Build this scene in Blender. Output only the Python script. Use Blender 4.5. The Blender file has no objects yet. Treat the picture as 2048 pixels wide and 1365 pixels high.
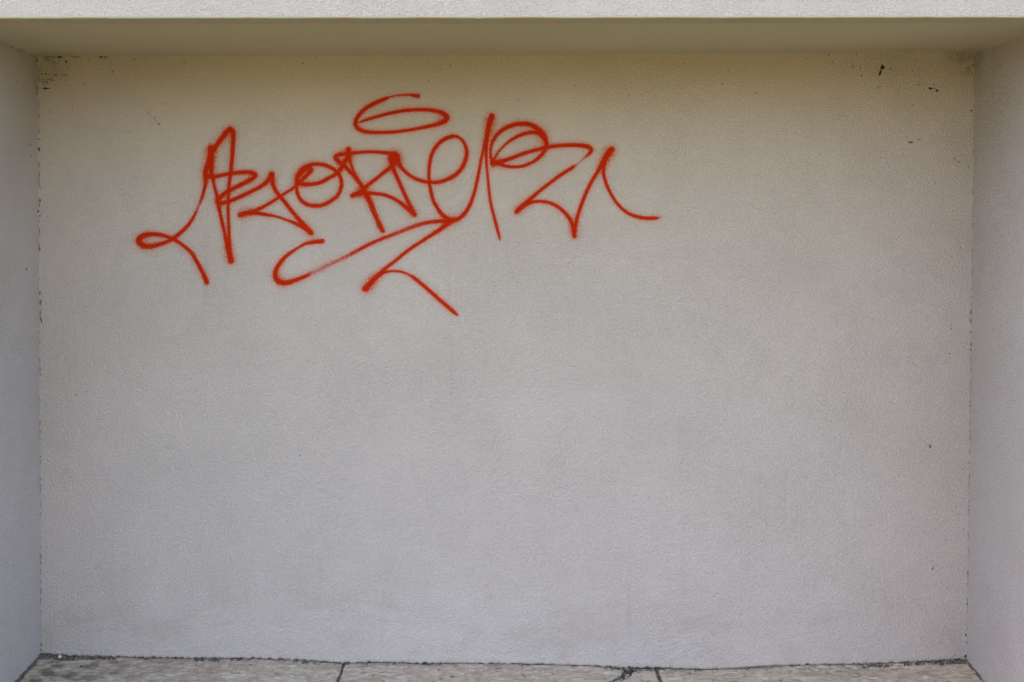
import bpy, bmesh, math, random
import numpy as np
from mathutils import Vector, noise as mnoise

random.seed(7)
rng = np.random.default_rng(7)
R = math.radians
sc = bpy.context.scene
col = sc.collection

# ------------------------------------------------------------------ camera
F = 2275.6            # focal length in photo pixels (40 mm on a 36 mm sensor)
DB = 4.1416           # metres from the lens to the back wall of the niche
DF = DB * 0.803       # metres from the lens to the face of the building
EYE = 1.6
VX, VY = 1002.0, 440.0
cam_d = bpy.data.cameras.new('camera')
cam = bpy.data.objects.new('camera', cam_d)
col.objects.link(cam)
cam.location = (0, 0, EYE)
cam.rotation_euler = (R(90), 0, 0)
cam_d.sensor_width = 36
cam_d.lens = 40
cam_d.shift_x = (1024 - VX) / 2048
cam_d.shift_y = (VY - 682.5) / 2048
cam_d.clip_start = 0.05
cam_d.clip_end = 3000
sc.camera = cam

# ------------------------------------------------------------------ sky and sun
SUN_EL, SUN_AZ = 48.0, -60.0      # the sun stands behind the building, to its left
world = bpy.data.worlds.new('World')
sc.world = world
world.use_nodes = True
wn = world.node_tree.nodes
sky = wn.new('ShaderNodeTexSky')
sky.sky_type = 'NISHITA'
sky.sun_disc = False
sky.sun_elevation = R(SUN_EL)
sky.sun_rotation = R(SUN_AZ)
sky.air_density = 1.0
sky.dust_density = 3.0
sky.ozone_density = 1.5
bg = wn['Background']
bg.inputs['Strength'].default_value = 0.12
world.node_tree.links.new(sky.outputs[0], bg.inputs['Color'])
sun_d = bpy.data.lights.new('sun', 'SUN')
sun_d.energy = 3.6
sun_d.angle = R(0.5)
sun_d.color = (1.0, 0.94, 0.85)
sun = bpy.data.objects.new('sun', sun_d)
col.objects.link(sun)
sdir = Vector((math.sin(R(SUN_AZ)) * math.cos(R(SUN_EL)), math.cos(R(SUN_AZ)) * math.cos(R(SUN_EL)), math.sin(R(SUN_EL))))
sun.rotation_euler = sdir.to_track_quat('Z', 'Y').to_euler()
sun.location = sdir * 30
vs = sc.view_settings
vs.view_transform = 'Standard'
vs.look = 'None'
vs.gamma = 1
vs.use_curve_mapping = False
vs.exposure = 3.06

# ------------------------------------------------------------------ helpers
def P(px, py, D):
    return Vector(((px - VX) * D / F, D, EYE - (py - VY) * D / F))

def on_plane(px, py, p0, n):
    d = P(px, py, 1.0) - Vector((0, 0, EYE))
    o = Vector((0, 0, EYE))
    return o + d * ((p0 - o).dot(n) / d.dot(n))

def tag(o, label=None, cat=None, group=None, kind=None):
    for k, v in (('label', label), ('category', cat), ('group', group), ('kind', kind)):
        if v: o[k] = v
    return o

def link(name, me, mat=None, parent=None, smooth=False):
    o = bpy.data.objects.new(name, me)
    col.objects.link(o)
    if mat: me.materials.append(mat)
    if parent: o.parent = parent
    if smooth:
        me.polygons.foreach_set('use_smooth', [True] * len(me.polygons))
    return o

def mesh(name, verts, faces):
    me = bpy.data.meshes.new(name)
    me.from_pydata([tuple(v) for v in verts], [], faces)
    me.update()
    return me

def empty(name, loc=(0, 0, 0)):
    o = bpy.data.objects.new(name, None)
    o.empty_display_size = 0.1
    o.location = loc
    col.objects.link(o)
    return o

def fix_normals(me):
    bm = bmesh.new(); bm.from_mesh(me)
    bmesh.ops.recalc_face_normals(bm, faces=bm.faces)
    bm.to_mesh(me); bm.free()

HEX = [(0, 1, 2, 3), (7, 6, 5, 4), (0, 4, 5, 1), (1, 5, 6, 2), (2, 6, 7, 3), (3, 7, 4, 0)]
def hexa(name, v8, mat, parent, bevel=0.0):
    me = mesh(name, v8, HEX)
    fix_normals(me)
    if bevel:
        bm = bmesh.new(); bm.from_mesh(me)
        bmesh.ops.bevel(bm, geom=bm.edges[:], offset=bevel, segments=3, affect='EDGES', profile=0.5)
        bm.to_mesh(me); bm.free()
    return link(name, me, mat, parent, smooth=False)

# ------------------------------------------------------------------ materials
class NT:
    def __init__(s, name):
        s.m = bpy.data.materials.new(name); s.m.use_nodes = True
        s.t = s.m.node_tree; s.n = s.t.nodes; s.p = s.n['Principled BSDF']
        g = s.n.new('ShaderNodeNewGeometry'); s.pos = g.outputs['Position']
    def lk(s, a, b): s.t.links.new(a, b)
    def setin(s, sock, v):
        if hasattr(v, 'is_linked') or isinstance(v, bpy.types.NodeSocket): s.lk(v, sock)
        else: sock.default_value = v
    def vmul(s, v):
        n = s.n.new('ShaderNodeVectorMath'); n.operation = 'MULTIPLY'
        s.lk(s.pos, n.inputs[0]); n.inputs[1].default_value = v
        return n.outputs[0]
    def noise(s, scale, detail=3, rough=0.55, dist=0.0, vec=None):
        n = s.n.new('ShaderNodeTexNoise'); n.inputs['Scale'].default_value = scale
        n.inputs['Detail'].default_value = detail; n.inputs['Roughness'].default_value = rough
        n.inputs['Distortion'].default_value = dist
        s.lk(vec or s.pos, n.inputs['Vector'])
        return n.outputs['Fac']
    def math(s, op, a, b=0.0, c=0.0, clamp=False):
        n = s.n.new('ShaderNodeMath'); n.operation = op; n.use_clamp = clamp
        for i, v in enumerate((a, b, c)): s.setin(n.inputs[i], v)
        return n.outputs[0]
    def ramp(s, v, a, b, lo=0.0, hi=1.0, smooth=True):
        n = s.n.new('ShaderNodeMapRange'); n.interpolation_type = 'SMOOTHSTEP' if smooth else 'LINEAR'
        s.setin(n.inputs['Value'], v)
        n.inputs['From Min'].default_value = a; n.inputs['From Max'].default_value = b
        n.inputs['To Min'].default_value = lo; n.inputs['To Max'].default_value = hi
        return n.outputs['Result']
    def mix(s, fac, a, b, blend='MIX'):
        n = s.n.new('ShaderNodeMix'); n.data_type = 'RGBA'; n.blend_type = blend
        s.setin(n.inputs['Factor'], fac)
        s.setin(n.inputs['A' if False else 6], a); s.setin(n.inputs[7], b)
        return n.outputs[2]
    def bump(s, h, strength, dist, base=None):
        n = s.n.new('ShaderNodeBump'); n.inputs['Strength'].default_value = strength
        n.inputs['Distance'].default_value = dist
        s.lk(h, n.inputs['Height'])
        if base: s.lk(base, n.inputs['Normal'])
        return n.outputs['Normal']
    def sep(s):
        n = s.n.new('ShaderNodeSeparateXYZ'); s.lk(s.pos, n.inputs[0]); return n.outputs
    def attr(s, name):
        n = s.n.new('ShaderNodeAttribute'); n.attribute_name = name; return n.outputs['Fac']

def c4(r, g, b): return (r, g, b, 1.0)

def relief(t, k=1.0):
    """the trowelled grain of the render: grains with short wormy grooves between them"""
    a = t.noise(165 * k, 2, 0.5, 0.5)
    b = t.noise(240 * k, 2, 0.5, 0.3)
    g1 = t.ramp(t.math('ABSOLUTE', t.math('SUBTRACT', a, 0.47)), 0.06, 0.0)
    g1 = t.math('MULTIPLY', g1, t.ramp(b, 0.40, 0.62))
    # the float was pressed harder in some places: the grain comes and goes
    press = t.ramp(t.noise(3.4, 4, 0.6, 0.5), 0.34, 0.68, 0.88, 1.08)
    g1 = t.math('MULTIPLY', g1, press)
    h = t.math('MULTIPLY', t.math('SUBTRACT', t.math('ADD', t.math('MULTIPLY', a, 0.8), t.math('MULTIPLY', b, 0.5)), 0.65), press)
    h = t.math('ADD', h, t.math('MULTIPLY', t.noise(13 * k, 3, 0.5, 0.4), 0.22))     # hand of the trowel
    return t.math('SUBTRACT', h, t.math('MULTIPLY', g1, 0.22)), g1

PLASTER = (0.588, 0.453, 0.371)
def plaster_colour(t, base, k, dirt, groove=0.32):
    h, g1 = relief(t, k)
    mott = t.noise(2.3, 4, 0.55)
    mott2 = t.noise(9.0, 4, 0.6)
    c = t.mix(t.ramp(mott, 0.3, 0.7), c4(*[v * 0.975 for v in base]), c4(*[min(1, v * 1.02) for v in base]))
    c = t.mix(t.ramp(mott2, 0.35, 0.75, 0, 0.5), c, c4(base[0] * 0.95, base[1] * 0.945, base[2] * 0.94))
    # shade inside the grooves of the grain, painted into the plaster colour
    c = t.mix(t.math('MULTIPLY', g1, groove), c, c4(0.20, 0.165, 0.12))
    sand = t.noise(260, 2, 0.6)
    c = t.mix(t.ramp(sand, 0.3, 0.7, 0, 1), t.mix(1.0, c, c4(0.90, 0.895, 0.89), 'MULTIPLY'), c)
    if dirt:
        z = t.sep()[2]
        low = t.ramp(z, 0.42, 0.02)
        bl = t.ramp(t.noise(1.0, 5, 0.62, 0.6, t.vmul((4, 4, 9))), 0.46, 0.72)
        c = t.mix(t.math('MULTIPLY', t.math('MULTIPLY', low, bl), 0.34 * dirt), c, c4(0.36, 0.275, 0.195))
        st = t.ramp(t.noise(1.0, 4, 0.6, 0.2, t.vmul((26, 26, 1.1))), 0.56, 0.78)
        c = t.mix(t.math('MULTIPLY', t.math('MULTIPLY', st, t.ramp(t.noise(1.7, 2), 0.45, 0.65)), 0.20 * dirt), c, c4(0.30, 0.235, 0.175))
    fl = t.ramp(t.noise(210, 2, 0.5), 0.74, 0.80, 0, 0.35)
    c = t.mix(fl, c, c4(0.2, 0.17, 0.13))
    return c, h

def mould(t, c, corner, rad, amt):
    """a patch of greenish mould with a ragged outline in an upper corner"""
    n = t.n.new('ShaderNodeVectorMath'); n.operation = 'DISTANCE'
    t.lk(t.pos, n.inputs[0]); n.inputs[1].default_value = corner
    d = t.math('ADD', n.outputs['Value'], t.math('MULTIPLY', t.math('SUBTRACT', t.noise(17, 5, 0.65, 0.5), 0.5), rad * 1.7))
    m = t.math('MULTIPLY', t.ramp(d, rad, rad * 0.25), t.ramp(t.noise(60, 4, 0.65), 0.36, 0.60))
    return t.mix(t.math('MULTIPLY', m, amt), c, c4(0.12, 0.105, 0.06))

def stucco(name, base=PLASTER, k=1.0, strength=0.55, dist=0.004, dirt=1.0, groove=0.32, corners=()):
    t = NT(name)
    c, h = plaster_colour(t, base, k, dirt, groove)
    for p, r, a in corners: c = mould(t, c, p, r, a)
    t.lk(c, t.p.inputs['Base Color'])
    t.p.inputs['Roughness'].default_value = 0.95
    t.p.inputs['Specular IOR Level'].default_value = 0.1
    t.lk(t.bump(h, strength, dist), t.p.inputs['Normal'])
    return t.m

CTL, CTR = tuple(P(84, 120, DB)), tuple(P(1945, 112, DB))
BACK = dict(strength=1.0, dist=0.0070)
CEL = tuple(P(30, 98, DB * 0.955))
CER = tuple(P(2010, 88, DB * 0.955))
CORN = ((CTL, 0.15, 0.26), (CTR, 0.12, 0.40), (CEL, 0.06, 0.40), (CER, 0.05, 0.35))
M_back = stucco('rough_render', corners=CORN, **BACK)
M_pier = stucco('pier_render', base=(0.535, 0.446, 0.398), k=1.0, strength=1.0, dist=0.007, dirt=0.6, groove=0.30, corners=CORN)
M_front = stucco('front_render', base=(0.575, 0.448, 0.375), k=1.0, strength=1.0, dist=0.006, dirt=0)
M_soffit = stucco('soffit_render', base=(0.525, 0.445, 0.335), k=0.5, strength=0.2, dist=0.003, dirt=1.3, groove=0.04, corners=CORN)

def simple(name, a, b, scale=40, rough=0.9, bump=0.3, bd=0.002, lo=0.35, hi=0.65):
    t = NT(name)
    n = t.noise(scale, 4, 0.6, 0.4)
    t.lk(t.mix(t.ramp(n, lo, hi), c4(*a), c4(*b)), t.p.inputs['Base Color'])
    t.p.inputs['Roughness'].default_value = rough
    t.lk(t.bump(t.noise(scale * 3, 3), bump, bd), t.p.inputs['Normal'])
    return t.m

M_dark = simple('old_backing', (0.05, 0.042, 0.035), (0.12, 0.10, 0.08), 60)
M_soil = simple('damp_soil', (0.045, 0.034, 0.021), (0.16, 0.118, 0.076), 120, bump=0.8)
M_speck = simple('dark_dirt', (0.012, 0.009, 0.006), (0.05, 0.035, 0.02), 300)
M_brown = simple('brown_dirt', (0.09, 0.045, 0.02), (0.16, 0.085, 0.04), 300)
M_rust = simple('rusty_dirt', (0.22, 0.10, 0.04), (0.32, 0.16, 0.07), 300)
M_faint = simple('faint_dirt', (0.19, 0.15, 0.095), (0.30, 0.24, 0.16), 300)
M_web = simple('dusty_thread', (0.10, 0.088, 0.06), (0.19, 0.165, 0.12), 200)
M_flake = simple('plaster_chip', (0.38, 0.30, 0.225), (0.50, 0.41, 0.32), 60)
M_grit = simple('dull_grit', (0.14, 0.105, 0.07), (0.30, 0.235, 0.17), 90)
M_pebble = simple('pale_pebble', (0.42, 0.36, 0.29), (0.58, 0.50, 0.42), 90)

def stone_mat():
    t = NT('weathered_stone')
    n1 = t.noise(1.0, 5, 0.65, 1.2, t.vmul((11, 20, 11)))
    n2 = t.noise(38, 4, 0.6, 0.5)
    c = t.mix(t.ramp(n1, 0.36, 0.62), c4(0.385, 0.285, 0.19), c4(0.52, 0.39, 0.268))
    c = t.mix(t.ramp(n2, 0.50, 0.66, 0, 0.75), c, c4(0.62, 0.475, 0.335))
    c = t.mix(t.ramp(t.noise(1.0, 4, 0.6, 0.6, t.vmul((5, 9, 5))), 0.52, 0.68, 0, 0.5), c, c4(0.31, 0.22, 0.14))
    pit = t.ramp(t.noise(1.0, 4, 0.7, 0.8, t.vmul((45, 70, 45))), 0.61, 0.67)
    c = t.mix(t.math('MULTIPLY', pit, 0.85), c, c4(0.055, 0.042, 0.028))
    x = t.sep()[0]
    mossy = t.math('MULTIPLY', t.ramp(x, -1.05, -1.65), t.ramp(t.noise(16, 4, 0.6), 0.45, 0.60))
    c = t.mix(t.math('MULTIPLY', mossy, 0.75), c, c4(0.085, 0.072, 0.042))
    t.lk(c, t.p.inputs['Base Color'])
    t.p.inputs['Roughness'].default_value = 0.9
    t.p.inputs['Specular IOR Level'].default_value = 0.15
    h = t.math('SUBTRACT', t.math('ADD', n2, n1), pit)
    t.lk(t.bump(h, 0.8, 0.006), t.p.inputs['Normal'])
    return t.m
M_stone = stone_mat()

def ground_mat():
    t = NT('dry_lawn')
    n = t.noise(0.9, 5, 0.6); n2 = t.noise(25, 5, 0.7)
    c = t.mix(t.ramp(n, 0.35, 0.65), c4(0.064, 0.065, 0.0145), c4(0.094, 0.090, 0.022))
    c = t.mix(t.ramp(n2, 0.3, 0.7, 0, 0.6), c, c4(0.060, 0.066, 0.013))
    t.lk(c, t.p.inputs['Base Color'])
    t.p.inputs['Roughness'].default_value = 0.95
    t.lk(t.bump(n2, 0.8, 0.03), t.p.inputs['Normal'])
    return t.m
M_ground = ground_mat()

def paint_mat():
    """the painted skin of the render: plaster where no paint fell, red where it did"""
    t = NT('red_spray_paint')
    e = t.attr('edge'); mist = t.attr('mist'); op = t.attr('body')
    c, h = plaster_colour(t, PLASTER, 1.0, 1.0)
    fine = t.noise(330, 2, 0.6)
    wob = t.math('MULTIPLY', t.math('SUBTRACT', t.noise(190, 3, 0.65), 0.5), 2.8)
    core = t.ramp(t.math('ADD', e, wob), -2.1, 1.3)
    thin = t.ramp(t.math('ADD', t.math('MULTIPLY', t.noise(120, 3, 0.6), 0.7), op), 0.62, 1.20)
    core = t.math('MULTIPLY', core, thin)
    sp = t.ramp(fine, 0.34, 0.72, 0.2, 1.8, smooth=False)
    al = t.math('MAXIMUM', core, t.math('MULTIPLY', mist, sp), clamp=True)
    red = t.mix(t.ramp(t.math('ADD', e, t.math('MULTIPLY', fine, 3.0)), -1.0, 4.5), c4(0.58, 0.080, 0.009), c4(0.53, 0.019, 0.002))
    t.lk(t.mix(al, c, red), t.p.inputs['Base Color'])
    t.p.inputs['Roughness'].default_value = 0.9
    t.p.inputs['Specular IOR Level'].default_value = 0.08
    t.lk(t.bump(h, BACK['strength'], BACK['dist']), t.p.inputs['Normal'])
    return t.m
M_paint = paint_mat()

# ------------------------------------------------------------------ ground
me = mesh('ground', [(-900, -900, -0.12), (900, -900, -0.12), (900, 900, -0.12), (-900, 900, -0.12)], [(0, 1, 2, 3)])
tag(link('ground', me, M_ground), kind='structure')

# ------------------------------------------------------------------ building with the niche
bt = [(77, 113), (1951, 105)]; bb = [(82, 1311), (1934, 1322)]
ft = [(-95, 35), (2151, 33)];  fb = [(-124, 1525), (2123, 1538)]
TLb, TRb = P(*bt[0], DB), P(*bt[1], DB)
BLb, BRb = P(*bb[0], DB), P(*bb[1], DB)
TLf, TRf = P(*ft[0], DF), P(*ft[1], DF)
BLf, BRf = P(*fb[0], DF), P(*fb[1], DF)
TOP, OUT, DEEP, FOOT = 4.0, 7.0, 8.5, -0.30
house = empty('rendered_building', (0, DF, 0))
tag(house, 'pale rendered building with a shallow recess framed by two piers and a lintel', 'building')
def V(x, y, z): return Vector((x, y, z)) - house.location
def loc(v): return v - house.location

# back wall: a plaster skin whose torn lower edge hangs just above the paving, on a dark backing
base_prof = [(60, 1309), (82, 1309), (130, 1313), (200, 1314.5), (260, 1316), (350, 1317), (430, 1318), (512, 1318), (600, 1322), (690, 1327.5), (760, 1326),
             (830, 1328), (900, 1328), (1024, 1329), (1110, 1331), (1180, 1333), (1250, 1337), (1316, 1337), (1380, 1339.5), (1420, 1340), (1470, 1338), (1536, 1334),
             (1620, 1331), (1700, 1330), (1800, 1327), (1870, 1323), (1935, 1320), (1960, 1319)]
bx_ = np.array([p[0] for p in base_prof]); by_ = np.array([p[1] for p in base_prof])
def base_y(px): return float(np.interp(px, bx_, by_))
mpp = DB / F
TILTX = 0.02
nx = 930
xs = np.linspace(60, 1962, nx)
front_lo, lip_lo, rows = [], [], []
for i, px in enumerate(xs):
    jag = 3.0 * mnoise.noise((px * 0.09, 0, 3)) + 2.8 * mnoise.noise((px * 0.31, 5, 0)) + 2.0 * mnoise.noise((px * 0.8, 9, 0))
    rag = 1.0 if px < 1340 or px > 1560 else 0.45
    front_lo.append(P(px, base_y(px) + jag * rag - 1.0, DB))
levels = [0.0, 0.006, 0.014, 0.03]
verts, faces = [], []
# row 0: underside lip going back 12 mm; then the face rising to the ceiling
for p in front_lo: verts.append(loc(p + Vector((0, 0.014, 0.002))))
for k, dz in enumerate(levels):
    for i, p in enumerate(front_lo):
        bul = [0.0, -0.0016, -0.0012, 0.0][k] * (0.4 + 0.9 * abs(mnoise.noise((xs[i] * 0.05, 2, 7))))
        verts.append(loc(Vector((p.x, DB + bul + (0.0025 if k == 0 else 0), p.z + dz))))
for i, p in enumerate(front_lo): verts.append(loc(Vector((p.x, DB, 2.30))))
nr = len(levels) + 2
for r in range(nr - 1):
    for i in range(nx - 1):
        a = r * nx + i
        faces.append((a, a + 1, a + nx + 1, a + nx))
link('plaster_skin', mesh('plaster_skin', verts, faces), M_back, house)
hexa('wall_backing', [V(-1.8, DB + 0.012, FOOT), V(1.9, DB + 0.012, FOOT), V(1.9, DB + 0.3, FOOT), V(-1.8, DB + 0.3, FOOT),
                      V(-1.8, DB + 0.012, 2.3), V(1.9, DB + 0.012, 2.3), V(1.9, DB + 0.3, 2.3), V(-1.8, DB + 0.3, 2.3)], M_dark, house)

# piers: inner faces slightly splayed and out of true, as the photo shows; a fine grid with a wavy arris towards the back wall
def pier(side, tb, bbk, tf, bf):
    def lerp(a, b, t): return a + (b - a) * t
    def at(p, q, z): return p + (q - p) * ((z - p.z) / (q.z - p.z))
    xo = (-OUT if side < 0 else OUT) * 0.999
    zt = 2.36
    f0, f1 = at(bf, tf, FOOT), at(bf, tf, zt)
    b0, b1 = at(bbk, tb, FOOT), at(bbk, tb, zt)
    ext = 0.06 / (DB - DF)
    b0, b1 = lerp(f0, b0, 1 + ext), lerp(f1, b1, 1 + ext)
    back = Vector((0, 0.006, 0))          # the pier faces sit a little behind the lintel face
    f0 = f0 + back; f1 = f1 + back
    v = [f0, b0, Vector((xo, b0.y, FOOT)), Vector((xo, f0.y, FOOT)), f1, b1, Vector((xo, b1.y, zt)), Vector((xo, f1.y, zt))]
    o = hexa('pier', [loc(p) for p in v], M_pier, house, 0.004)
    n = (b0 - f0).cross(f1 - f0).normalized()
    return o, f0, n
pl, pl0, pln = pier(-1, TLb, BLb, TLf, BLf)
pr, pr0, prn = pier(1, TRb, BRb, TRf, BRf)
pl['label'] = 'darker left pier in the shade'
pr['label'] = 'bluish right pier facing the open sky'

# lintel (front face) and soffit
def ez(a, b, x): return a.z + (b.z - a.z) * (x - a.x) / (b.x - a.x)
lz0, lz1 = ez(TLf, TRf, -OUT), ez(TLf, TRf, OUT)
T = 0.030
lw = DF - 0.0
hexa('lintel', [V(-OUT, lw, lz0), V(OUT, lw, lz1), V(OUT, lw + 0.14, lz1 + 0.004), V(-OUT, lw + 0.14, lz0 + 0.004),
                V(-OUT, lw, TOP), V(OUT, lw, TOP), V(OUT, DEEP, TOP), V(-OUT, DEEP, TOP)], M_front, house, 0.003)
# soffit: sags a little and meets the piers and wall in a soft hollow
def soffit_z(x, y):
    u = (x - TLb.x) / (TRb.x - TLb.x); w = (y - DF) / (DB - DF)
    zf = ez(TLf, TRf, x); zb = ez(TLb, TRb, x)
    zb -= 0.004 * math.sin(math.pi * min(1, max(0, u))) ** 1
    z = zf + (zb - zf) * w
    db = (DB - y); r = 0.035
    if db < r: z -= 0.003 * (1 - max(db, 0) / r) ** 2
    xl = TLf.x + (TLb.x - TLf.x) * w; xr = TRf.x + (TRb.x - TRf.x) * w
    for dx in (x - xl, xr - x):
        if dx < 0.05: z -= 0.006 * (1 - max(dx, 0) / 0.05) ** 2
    return z + 0.004 + 0.0012 * mnoise.noise((x * 2.2, y * 5, 1))
sx = sorted(set(list(np.linspace(-2.0, 2.15, 120)) + list(np.linspace(-1.95, -1.55, 40)) + list(np.linspace(1.6, 2.1, 50))))
sy = list(np.linspace(DF + 0.004, DB - 0.05, 24)) + list(np.linspace(DB - 0.045, DB + 0.01, 12))
verts = [loc(Vector((x, y, soffit_z(x, y)))) for y in sy for x in sx]
n = len(sx)
faces = [(j * n + i, (j + 1) * n + i, (j + 1) * n + i + 1, j * n + i + 1) for j in range(len(sy) - 1) for i in range(n - 1)]
link('soffit', mesh('soffit', verts, faces), M_soffit, house, smooth=True)
# thin rounded drip bead along the lower front edge
verts, faces = [], []
NB = 260
for i in range(NB):
    x = -2.3 + 4.7 * i / (NB - 1)
    z = ez(TLf, TRf, x) + 0.0014 * mnoise.noise((x * 7, 0, 0)) + 0.0012 * mnoise.noise((x * 40, 3, 0))
    for k in range(9):
        a = math.pi * (0.0 + k / 8)
        verts.append(V(x, DF + 0.006 - 0.0085 * math.cos(a), z + 0.0015 - 0.0052 * math.sin(a)))
for i in range(NB - 1):
    for k in range(8):
        a = i * 9 + k
        faces.append((a, a + 1, a + 10, a + 9))
me = mesh('drip_bead', verts, faces); fix_normals(me)
link('drip_bead', me, stucco('bead_render', base=(0.60, 0.53, 0.40), strength=0.3, dist=0.001, dirt=0, groove=0.1), house, smooth=True)

# ------------------------------------------------------------------ paving slabs
paving = empty('paving', (0, DB, 0))
tag(paving, kind='structure')
YB = DB + 0.03
def joint_x(px, y):            # joints run straight away from the wall
    return (px - VX) * mpp
def top_z(x):                  # height of the slabs where they meet the wall
    px = x / mpp + VX
    return EYE - (base_y(px) + 1.6 - VY) * mpp
def slab(name, x0, x1, ya=None, yb=None, left=None, right=None, mat=M_stone, seed=0.0, drop=0.0, step=0.006):
    ya = DB - 1.05 if ya is None else ya
    yb = YB if yb is None else yb
    ys = [ya] + list(np.linspace(ya + 0.008, DB - 0.30, 5))[:-1] + list(np.linspace(DB - 0.30, yb, 46)) if yb - ya > 0.4 else list(np.linspace(ya, yb, 20))
    nxs = max(6, int((x1 - x0) / step))
    verts, faces = [], []
    for y in ys:
        l = x0 if left is None else left(y); r = x1 if right is None else right(y)
        for i in range(nxs):
            u = i / (nxs - 1)
            x = l + (r - l) * u
            e = min(x - l, r - x, y - ya)
            z = top_z(x) + drop
            z += 0.0030 * mnoise.noise((x * 9 + seed, y * 16, seed)) + 0.0018 * mnoise.noise((x * 35, y * 70, seed))
            pit = mnoise.noise((x * 24, y * 60, seed + 4))
            if pit > 0.28: z -= 0.010 * (pit - 0.28)
            chip = 0.004 + 0.004 * abs(mnoise.noise((x * 40, y * 40, 8 + seed)))
            if e < chip: z -= (chip - e) * 0.9
            verts.append((x, y - DB, z))
    m = len(ys)
    for j in range(m - 1):
        for i in range(nxs - 1):
            a = j * nxs + i
            faces.append((a, a + 1, a + nxs + 1, a + nxs))
    ring = [i for i in range(nxs)] + [j * nxs + nxs - 1 for j in range(1, m)] + [(m - 1) * nxs + i for i in range(nxs - 2, -1, -1)] + [j * nxs for j in range(m - 2, 0, -1)]
    o = len(verts)
    for k in ring: verts.append((verts[k][0], verts[k][1], -0.11))
    L = len(ring)
    for k in range(L):
        k2 = (k + 1) % L
        faces.append((ring[k], o + k, o + k2, ring[k2]))
    return link(name, mesh(name, verts, faces), mat, paving)

JL, JR, CR = joint_x(687, 0), joint_x(1315, 0), joint_x(1262, 0)
def crack(y):      # the broken corner of the middle slab
    w = DB - y
    return CR - 0.35 * min(w, 0.16) - 0.006 * mnoise.noise((y * 30, 2, 0)) - 0.5 * max(0.0, min(w, 0.16) - 0.05)
def wob(y, s_, a_): return a_ * (mnoise.noise((y * 22, s_, 0)) + 0.6 * mnoise.noise((y * 70, s_, 4)))
slab('stone_slab', joint_x(40, 0) - 0.62, JL - 0.0055, right=lambda y: JL - 0.005 + wob(y, 1, 0.0035), seed=1.3)
slab('stone_slab', JL + 0.0055, JR - 0.006, left=lambda y: JL + 0.005 + wob(y, 5, 0.0035), right=lambda y: (crack(y) - 0.026) if y > DB - 0.165 else JR - 0.006, seed=5.1)
slab('stone_slab', JR + 0.006, joint_x(1980, 0) + 0.62, left=lambda y: JR + 0.004 + wob(y, 8, 0.005), seed=9.7)
frag = slab('slab_fragment', CR, JR, ya=DB - 0.15, yb=DB + 0.005, left=lambda y: crack(y) + 0.012, right=lambda y: JR - 0.009 + 0.004 * mnoise.noise((y * 45, 1, 1)), seed=3.3, drop=-0.003, step=0.004)
frag['label'] = 'broken corner piece of the middle slab'
frag2 = slab('slab_fragment', CR - 0.04, CR, ya=DB - 0.13, yb=DB - 0.035, left=lambda y: crack(y) - 0.013 + 0.003 * mnoise.noise((y * 70, 5, 1)),
             right=lambda y: crack(y) + 0.006 + 0.003 * mnoise.noise((y * 60, 7, 1)), seed=6.3, drop=-0.005, step=0.003)
frag2['label'] = 'small loose chip in the crack of the middle slab'
# earth bed under and between the slabs
verts, faces = [], []
gx = np.linspace(-2.6, 2.6, 520); gy = np.linspace(DB - 1.08, YB, 60)
for y in gy:
    for x in gx:
        verts.append((x, y - DB, top_z(x) - 0.017 + 0.007 * mnoise.noise((x * 50, y * 50, 0)) + 0.004 * mnoise.noise((x * 130, y * 130, 3))))
n = len(gx)
faces = [(j * n + i, j * n + i + 1, (j + 1) * n + i + 1, (j + 1) * n + i) for j in range(len(gy) - 1) for i in range(n - 1)]
tag(link('joint_soil', mesh('joint_soil', verts, faces), M_soil, paving), kind='stuff')

# ------------------------------------------------------------------ small lumps: helper
def lump_geo(c, rx, ry, rz, n=9, rot=0.0, axis=None, jag=0.28, flat=0.3):
    """an irregular little stone: returns verts, faces (closed)"""
    bm = bmesh.new()
    bmesh.ops.create_icosphere(bm, subdivisions=1 if max(rx, rz) < 0.004 else 2, radius=1.0)
    s = random.uniform(0, 50)
    vs_ = []
    ca, sa = math.cos(rot), math.sin(rot)
    for v in bm.verts:
        k = 1 + jag * mnoise.noise((v.co.x * 1.3 + s, v.co.y * 1.3, v.co.z * 1.3 + s))
        x, y, z = v.co.x * rx * k, v.co.y * ry * k, v.co.z * rz * k
        vs_.append(Vector((x, y, z)))
    fs_ = [tuple(v.index for v in f.verts) for f in bm.faces]
    bm.free()
    out = []
    for v in vs_:
        if axis is None:               # lies on the floor, turned about z
            out.append(c + Vector((v.x * ca - v.y * sa, v.x * sa + v.y * ca, v.z)))
        else:                          # sticks to a wall with normal `axis`
            u = Vector((0, 0, 1)).cross(axis).normalized(); w = axis.cross(u)
            a = v.x * ca - v.z * sa; b = v.x * sa + v.z * ca
            out.append(c + u * a + w * b + axis * v.y)
    return out, fs_

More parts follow.
